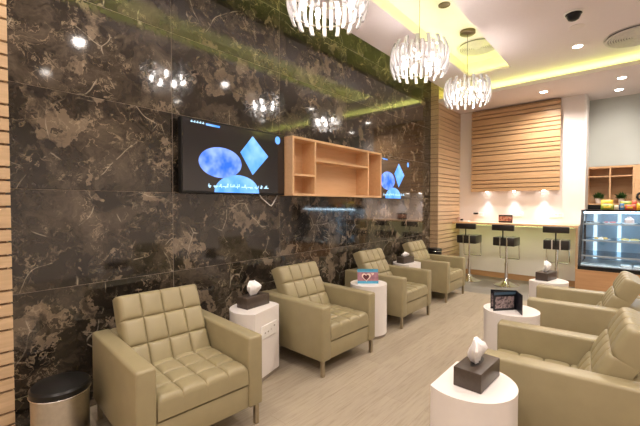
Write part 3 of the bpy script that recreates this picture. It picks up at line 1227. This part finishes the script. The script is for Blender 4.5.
def make_stool(label):
    t = thing('bar_stool', label, 'bar stool', (0, 0, 0), 0, 'black and chrome bar stools')
    b2 = bmesh.new()
    lathe(b2, [(0, 0), (0.215, 0), (0.217, 0.012), (0.20, 0.020), (0.11, 0.050), (0.05, 0.085), (0.034, 0.13), (0, 0.13)], 48)
    obj('base', b2, CHROME, t, True)
    b2 = bmesh.new()
    tube(b2, [(0, 0, 0.10), (0, 0, 0.42)], 0.029, 20)
    tube(b2, [(0, 0, 0.42), (0, 0, 0.75)], 0.02, 20)
    obj('pole', b2, CHROME, t, True)
    obj('seat', box(-0.18, 0.18, -0.19, 0.17, 0.745, 0.90, 0.012, 2), BLACKLEATHER, t, True)
    for s in (-0.055, 0.06):
        obj('strap', box(s - 0.010, s + 0.010, -0.196, 0.176, 0.742, 0.904, 0.0), CHROME, t)
    obj('backrest', box(-0.185, 0.185, -0.245, -0.185, 1.025, 1.13, 0.012, 2), BLACKLEATHER, t, True)
    b2 = bmesh.new()
    tube(b2, [(0, -0.175, 0.80), (0, -0.215, 0.86), (0, -0.22, 1.03)], 0.011, 10)
    obj('back_stem', b2, BLACKM, t, True)
    b2 = bmesh.new()
    tube(b2, [(-0.165, 0.155, 0.76), (-0.165, 0.185, 0.50), (-0.165, 0.185, 0.48), (0.165, 0.185, 0.48), (0.165, 0.185, 0.50), (0.165, 0.155, 0.76)], 0.010, 10)
    obj('footrest_frame', b2, CHROME, t, True)
    return t


s0 = make_stool('black bar stool nearest the slatted column')
s0.location = (-2.41, 7.27, 0)
dup(s0, (-1.735, 7.24, 0), R(-3), 'black bar stool between the two others, standing by the picture card')
dup(s0, (-0.955, 7.24, 0), R(3), 'black bar stool nearest the display fridge')

# things on the bar
t = thing('picture_card', 'small dark photo card standing on the bar counter', 'card', (-1.875, 7.72, 1.135))
obj('card', box(-0.125, 0.125, -0.004, 0.004, 0, 0.155), CARDDARK, t)
obj('photo', box(-0.118, 0.118, -0.0052, -0.004, 0.035, 0.125), picture_mat('bar_photo', [(0.05, 0.06, 0.09), (0.30, 0.07, 0.05), (0.55, 0.30, 0.18), (0.10, 0.10, 0.16)], 24), t)
obj('foot', box(-0.04, 0.04, 0.004, 0.06, 0, 0.006), CARDDARK, t)
t = thing('card_reader', 'small white and black device lying at the left end of the bar', 'device', (-2.66, 7.72, 1.135), R(-10))
obj('body', box(-0.10, 0.10, -0.05, 0.05, 0, 0.022, 0.005, 2), WHITEPL, t, True)
obj('dark_knob', box(-0.085, -0.05, -0.03, 0.03, 0.022, 0.055, 0.006, 2), BLACKP, t, True)
tag(obj('cup', box(0, 0, 0, 0, 0, 0) if False else (lambda b: (lathe(b, [(0, 0), (0.025, 0), (0.033, 0.09), (0.030, 0.09), (0.023, 0.006), (0, 0.006)], 24), b)[1])(bmesh.new()), plain('pinkish_paper', (0.62, 0.42, 0.34), 0.6), None, True, (-2.785, 7.72, 1.135)), 'small pale paper cup at the left end of the bar by the slatted column', 'cup')
tag(obj('note_pad', box(-0.09, 0.09, -0.06, 0.06, 0, 0.012, 0.002, 1), WHITEPL, None, False, (-1.24, 7.74, 1.135)), 'white note pad lying on the bar counter near the right stool', 'note pad')

# sockets on the back wall
for x, z, lab, plug in ((-2.45, 1.285, 'white wall socket with a black plug above the left end of the bar', True), (-1.72, 1.30, 'white wall socket right of the picture card', False), (-1.066, 1.295, 'white wall socket plate above the bar nearest the fridge', False)):
    t = thing('wall_socket', lab, 'wall socket', (x, YB, z), 0, 'wall sockets above the bar')
    obj('plate', box(-0.11, 0.11, -0.009, 0.0, -0.042, 0.042, 0.003, 1), WHITEPL, t)
    bm = bmesh.new()
    for k in (-0.055, 0.0, 0.055):
        bx(bm, k - 0.014, k + 0.014, -0.0105, -0.009, 0.004, 0.016)
    obj('socket_hole', bm, GREYPL, t)
    if plug:
        obj('plug', box(-0.09, 0.0, -0.045, -0.009, 0.004, 0.038, 0.004, 1), BLACKP, t)

# ------------------------------------------------------------------ display fridge and its cabinet
cb = thing('service_cabinet', 'wooden cabinet under the glass display fridge', 'cabinet', (0.46, 7.5, 0))
obj('body', box(-1.135, 1.2, -0.37, 0.99, 0.0, 0.43), CABWOOD, cb)
obj('worktop', box(-1.14, 1.2, -0.375, 0.99, 0.43, 0.445), CABWOOD, cb)

FX0, FX1 = -0.655, 1.25
FY0, FY1, FYB = 7.14, 7.57, 8.12     # bottom front, top front, back
FZ0, FZ1 = 0.445, 1.405
fr = thing('display_fridge', 'glass fronted refrigerated food display with black frame', 'display fridge', (FX0, FY0, FZ0))
w, h = FX1 - FX0, FZ1 - FZ0
dy, db = FY1 - FY0, FYB - FY0
def fq(y, z):
    return (y, z)
obj('base', box(0, w, 0, db, 0, 0.06), BLACKP, fr)
obj('top', box(0, w, dy - 0.01, db, h - 0.03, h), BLACKP, fr)
def side(x0, x1):
    b2 = bmesh.new()
    pts = [(0.0, 0.06), (db, 0.06), (db, h - 0.03), (dy, h - 0.03)]
    A = [b2.verts.new((x0, a, c)) for a, c in pts]
    B = [b2.verts.new((x1, a, c)) for a, c in pts]
    b2.faces.new(A)
    b2.faces.new(B[::-1])
    for k in range(4):
        j = (k + 1) % 4
        b2.faces.new((A[k], B[k], B[j], A[j]))
    return b2
obj('end_pane', side(0.0, 0.008), GLASS, fr)
obj('end_pane', side(w - 0.02, w), BLACKP, fr)
# black posts along the sloping front edge
sl = math.hypot(dy, h - 0.09)
ux, uz = dy / sl, (h - 0.09) / sl
def bar(x0, x1, th=0.022):
    b2 = bmesh.new()
    for x in (x0, x1):
        pass
    nrm = (-uz, ux)
    pts = [(0, 0.06), (dy, h - 0.03), (dy + th * uz, h - 0.03 - th * ux), (th * uz, 0.06)]
    A = [b2.verts.new((x0, a, c)) for a, c in pts]
    B = [b2.verts.new((x1, a, c)) for a, c in pts]
    b2.faces.new(A)
    b2.faces.new(B[::-1])
    for k in range(4):
        j = (k + 1) % 4
        b2.faces.new((A[k], B[k], B[j], A[j]))
    return b2
obj('front_post', bar(0.0, 0.04), BLACKP, fr)
obj('front_glass', bar(0.028, w - 0.02, 0.005), GLASS, fr)
obj('back_panel', box(0, w, db - 0.015, db, 0.06, h - 0.03), plain('fridge_back', (0.42, 0.55, 0.66), 0.25, var=0.1, scale=3), fr)
obj('deck', box(0.03, w - 0.03, 0.05, db - 0.05, 0.06, 0.072), GREYPL, fr)
obj('rear_post', box(0.0, 0.03, db - 0.05, db - 0.015, 0.06, h - 0.03), BLACKP, fr)
for x in (0.14, 0.47, 0.95):
    obj('light_post', box(x, x + 0.05, db - 0.04, db - 0.016, 0.09, h - 0.05), COOLPOST, fr)
obj('light_tube', box(0.03, w - 0.03, dy + 0.03, dy + 0.06, h - 0.055, h - 0.031), COOL, fr)
shelf_z = (0.215, 0.455, 0.72)
for zz in shelf_z:
    yf = dy * (zz - 0.06) / (h - 0.09) + 0.03
    obj('shelf', box(0.03, w - 0.03, yf, db - 0.05, zz, zz + 0.012), SHELFGLASS, fr)
    obj('shelf_fill_light', box(0.05, w - 0.04, yf + 0.01, yf + 0.03, zz - 0.007, zz - 0.0005), COOLSTRIP, fr)  # glowing strip added under each shelf to brighten the fridge inside
    obj('shelf_rail', box(0.03, w - 0.03, yf - 0.012, yf, zz - 0.008, zz + 0.016), GREYPL, fr)

CREAM = plain('cream_icing', (0.85, 0.78, 0.70), 0.6)
PINK = plain('pink_icing', (0.62, 0.20, 0.20), 0.5)
CHOC = plain('chocolate', (0.07, 0.03, 0.015), 0.4)
GOLD = plain('golden_pastry', (0.62, 0.40, 0.13), 0.6, var=0.2)
YELL = plain('lemon_cake', (0.75, 0.62, 0.25), 0.6)


def plate(x, z, rx, label, dyy=0.0):
    b2 = bmesh.new()
    lathe(b2, [(0, 0), (rx * 0.6, 0), (rx, 0.014), (rx, 0.018), (rx * 0.6, 0.006), (0, 0.006)], 36)
    zf = (z - 0.06) / (h - 0.09) * dy
    y = FY0 + zf + 0.06 + rx + dyy
    tag(obj('serving_plate', b2, WHITEPL, None, True, (x, y, FZ0 + z + 0.0125)), label, 'plate', 'plates in the display fridge')
    return x, y, FZ0 + z + 0.0125 + 0.0062


def pastry(name, p, dx, dyy, mat, kind, label, cat, group, s=1.0):
    b2 = bmesh.new()
    if kind == 'block':
        b2.free()
        b2 = box(-0.03 * s, 0.03 * s, -0.02 * s, 0.02 * s, 0, 0.035 * s, 0.006 * s, 2)
    elif kind == 'wedge':
        prism(b2, [(-0.06 * s, -0.03 * s), (0.06 * s, -0.03 * s), (0.0, 0.07 * s)], 0, 0.045 * s)
    else:
        lathe(b2, [(0, 0), (0.03 * s, 0), (0.038 * s, 0.014 * s), (0.034 * s, 0.03 * s), (0.018 * s, 0.043 * s), (0, 0.047 * s)], 20)
    tag(obj(name, b2, mat, None, True, (p[0] + dx, p[1] + dyy, p[2])), label, cat, group)


p = plate(-0.50, shelf_z[2], 0.10, 'white plate of dark pieces at the left of the upper fridge shelf')
for i, (dx, d_, m_) in enumerate(((-0.055, -0.02, CHOC), (0.0, -0.045, CHOC), (0.05, -0.01, CREAM), (0.0, 0.03, CREAM))):
    pastry('cake_square', p, dx, d_, m_, 'block', 'small cake square on the plate at the left of the upper fridge shelf', 'cake', 'cake squares on the upper left plate', 0.8)
p = plate(-0.27, shelf_z[2], 0.10, 'white plate of pink cake on the upper fridge shelf')
for dx, d_ in ((-0.05, -0.02), (0.02, -0.045), (0.045, 0.02)):
    pastry('cake_square', p, dx, d_, PINK, 'block', 'pink cake square on the plate in the upper fridge shelf', 'cake', 'pink cake squares', 0.9)
p = plate(-0.03, shelf_z[2], 0.10, 'white plate under the tall cream cake on the upper fridge shelf')
b2 = bmesh.new()
lathe(b2, [(0, 0), (0.055, 0), (0.062, 0.02), (0.060, 0.07), (0.045, 0.085), (0.03, 0.088), (0.025, 0.11), (0, 0.115)], 32)
tag(obj('cream_cake', b2, plain('pale_pink_icing', (0.80, 0.58, 0.52), 0.55), None, True, p), 'tall pale pink cream cake in the upper fridge shelf at the right', 'cake')
p = plate(-0.37, shelf_z[1], 0.12, 'white plate of golden pastries on the middle fridge shelf')
for i, (dx, d_, m_) in enumerate(((-0.07, -0.02, GOLD), (-0.01, -0.055, CREAM), (0.05, -0.02, GOLD), (0.0, 0.03, GOLD))):
    pastry('pastry', p, dx, d_, m_, 'bun', 'small round pastry on the plate in the middle fridge shelf', 'pastry', 'pastries on the middle shelf', 0.9)
p = plate(-0.02, shelf_z[1], 0.13, 'white plate of lemon cake wedges on the middle fridge shelf at the right')
for dx, d_ in ((-0.055, -0.03), (0.06, -0.03)):
    pastry('cake_wedge', p, dx, d_, YELL, 'wedge', 'yellow cake wedge in the middle fridge shelf at the right', 'cake', 'yellow cake wedges', 0.8)

for x, lab in ((-0.06, 'white tray on the bottom deck of the display fridge, left of two'), (0.10, 'white tray on the bottom deck of the display fridge, right of two')):
    tag(obj('food_tray', box(-0.065, 0.065, -0.09, 0.09, 0, 0.035, 0.008, 2), WHITEPL, None, True, (x, 7.36, FZ0 + 0.0725)), lab, 'tray')

# ------------------------------------------------------------------ snacks on top of the fridge
def packet(x, y, w_, h_, mat, label, d=0.05, z=FZ1, rz=0.0, seal=None):
    h_ *= 0.72
    b2 = bmesh.new()
    n = 10
    G = []
    for sgn in (-1, 1):
        g = []
        for i in range(n + 1):
            row = []
            for j in range(n + 1):
                u, v = i / n, j / n
                bulge = (math.sin(math.pi * u) * math.sin(math.pi * min(1, v * 1.0))) ** 0.5 if 0 < u < 1 and 0 < v < 1 else 0
                row.append(b2.verts.new((-w_ / 2 + w_ * u, sgn * (0.002 + d / 2 * bulge), h_ * v)))
            g.append(row)
        for i in range(n):
            for j in range(n):
                b2.faces.new((g[i][j], g[i + 1][j], g[i + 1][j + 1], g[i][j + 1]))
        G.append(g)
    t = thing('snack_packet', label, 'snack packet', (x, y, z), rz, 'snacks on top of the fridge')
    obj('bag', b2, mat, t, True)
    obj('label_patch', box(-w_ * 0.28, w_ * 0.28, -d / 2 - 0.003, -d / 2 + 0.012, h_ * 0.35, h_ * 0.65), seal or mat, t)
    return t


GREENBAG = picture_mat('green_bag', [(0.10, 0.20, 0.03), (0.30, 0.36, 0.05), (0.52, 0.50, 0.12)], 14)
YELBAG = picture_mat('yellow_bag', [(0.62, 0.36, 0.03), (0.78, 0.52, 0.05), (0.85, 0.62, 0.14)], 12)
REDBAG = picture_mat('red_bag', [(0.45, 0.04, 0.03), (0.70, 0.10, 0.06), (0.75, 0.40, 0.22)], 14)
BLUEBAG = picture_mat('blue_bag', [(0.03, 0.10, 0.28), (0.08, 0.22, 0.45), (0.45, 0.55, 0.60)], 14)
ORANGEBAG = picture_mat('orange_bag', [(0.75, 0.38, 0.02), (0.85, 0.50, 0.04), (0.8, 0.6, 0.2)], 12)
CREAMBAG = picture_mat('cream_bag', [(0.50, 0.42, 0.28), (0.62, 0.55, 0.40), (0.2, 0.3, 0.4)], 18)
packet(-0.315, 7.70, 0.17, 0.13, GREENBAG, 'green snack bag on the left of the fridge top', seal=YELBAG)
packet(-0.325, 7.84, 0.165, 0.235, YELBAG, 'tall yellow snack bag behind the green one on the fridge top', seal=CREAMBAG)
packet(-0.195, 7.68, 0.06, 0.11, CREAMBAG, 'small cream packet on the fridge top beside the green bag', 0.035)
packet(-0.125, 7.70, 0.06, 0.15, BLUEBAG, 'blue snack packet in the middle of the fridge top', 0.035, seal=CREAMBAG)
packet(-0.025, 7.70, 0.12, 0.12, REDBAG, 'red and orange snack bag on the fridge top', seal=ORANGEBAG)
packet(-0.075, 7.84, 0.16, 0.20, GREENBAG, 'second green bag standing behind the blue packet on the fridge top', seal=YELBAG)
packet(0.025, 7.82, 0.06, 0.21, REDBAG, 'tall red packet at the right of the fridge top', 0.035, seal=CREAMBAG)
packet(0.105, 7.70, 0.10, 0.15, ORANGEBAG, 'yellow orange snack bag at the right edge of the fridge top', seal=YELBAG)

# ------------------------------------------------------------------ niche shelf with plants in the alcove
ni = thing('niche_shelf', 'open wooden wall cabinet in the alcove above the fridge', 'cabinet', (-0.655, 8.805, 1.49))
NW, NH, ND = 1.7, 0.715, 0.30
obj('back_board', box(0, 0.68, -0.012, 0.0, 0, NH), NICHEWOOD, ni)
obj('bottom_board', box(0, 0.68, -ND, -0.012, 0, 0.024), SHELFWOOD, ni)
obj('top_board', box(0, 0.68, -ND, -0.012, NH - 0.035, NH), SHELFWOOD, ni)
for x in (0.0, 0.327, 0.655):
    obj('upright', box(x, x + 0.025, -ND, -0.012, 0.024, NH - 0.035), SHELFWOOD, ni)
for x in (0.025, 0.352):
    obj('shelf_board', box(x, x + 0.303, -ND + 0.002, -0.012, 0.515, 0.537), SHELFWOOD, ni)
obj('door', box(0.682, NW, -ND, 0.0, 0.0, NH, 0.002, 1), SHELFWOOD, ni)
bm = box(-0.655, XR, 8.49, 8.80, 0.945, 1.489)
struct('trim_4', bm, BLACKP)
bk = thing('back_worktop', 'dark worktop behind the display fridge', 'worktop', (0.4, 8.3, 0))
obj('counter', box(-1.03, 1.2, -0.14, 0.185, 0.9, 0.94), BLACKP, bk)
obj('carcass', box(-1.03, 1.2, -0.135, 0.185, 0.45, 0.9), CABWOOD, bk)


def plant(x, label, seed):
    rnd = random.Random(seed)
    t = thing('potted_plant', label, 'plant', (x, 8.63, 1.514), 0, 'potted plants in the niche')
    b2 = bmesh.new()
    lathe(b2, [(0, 0), (0.038, 0), (0.056, 0.095), (0.050, 0.095), (0.046, 0.08), (0, 0.08)], 28)
    obj('pot', b2, WHITEPL, t, True)
    b2 = bmesh.new()
    for k in range(150):
        a = rnd.random() * 2 * math.pi
        e = R(rnd.uniform(8, 85))
        L = rnd.uniform(0.09, 0.155)
        d = Vector((math.cos(a) * math.cos(e), math.sin(a) * math.cos(e), math.sin(e)))
        s = Vector((-math.sin(a), math.cos(a), 0)) * 0.014
        o = Vector((rnd.uniform(-0.02, 0.02), rnd.uniform(-0.02, 0.02), 0.08))
        m_ = o + d * L * 0.6 + Vector((0, 0, 0.008))
        e_ = o + d * L - Vector((0, 0, 0.022 * math.cos(e)))
        v = [b2.verts.new(q) for q in (o, m_ + s, e_, m_ - s)]
        b2.faces.new(v)
    obj('leaves', b2, LEAF, t)


plant(-0.485, 'green plant in a white pot in the left niche bay', 4)
plant(-0.15, 'green plant in a white pot in the right niche bay', 9)
bm = bmesh.new()
n = 40
tube(bm, [(0.062 * math.cos(2 * math.pi * k / n), 0, 0.062 * math.sin(2 * math.pi * k / n)) for k in range(n)], 0.018, 10, closed=True)
tag(obj('ring_ornament', bm, BLACKM, None, True, (0.125, 8.486, 1.64)), 'black ring shaped ornament on the wooden cabinet door at the right edge', 'ornament')

# ------------------------------------------------------------------ pale tub behind the right armchair
bm = bmesh.new()
lathe(bm, [(0, 0), (0.15, 0), (0.175, 0.47), (0.182, 0.48), (0.182, 0.50), (0.165, 0.50), (0.14, 0.02), (0, 0.02)], 40)
tag(obj('storage_tub', bm, plain('pale_blue_plastic', (0.50, 0.62, 0.70), 0.4), None, True, (0.33, 4.66, 0)), 'pale blue tub on the floor behind the right armchair near the fridge', 'tub')
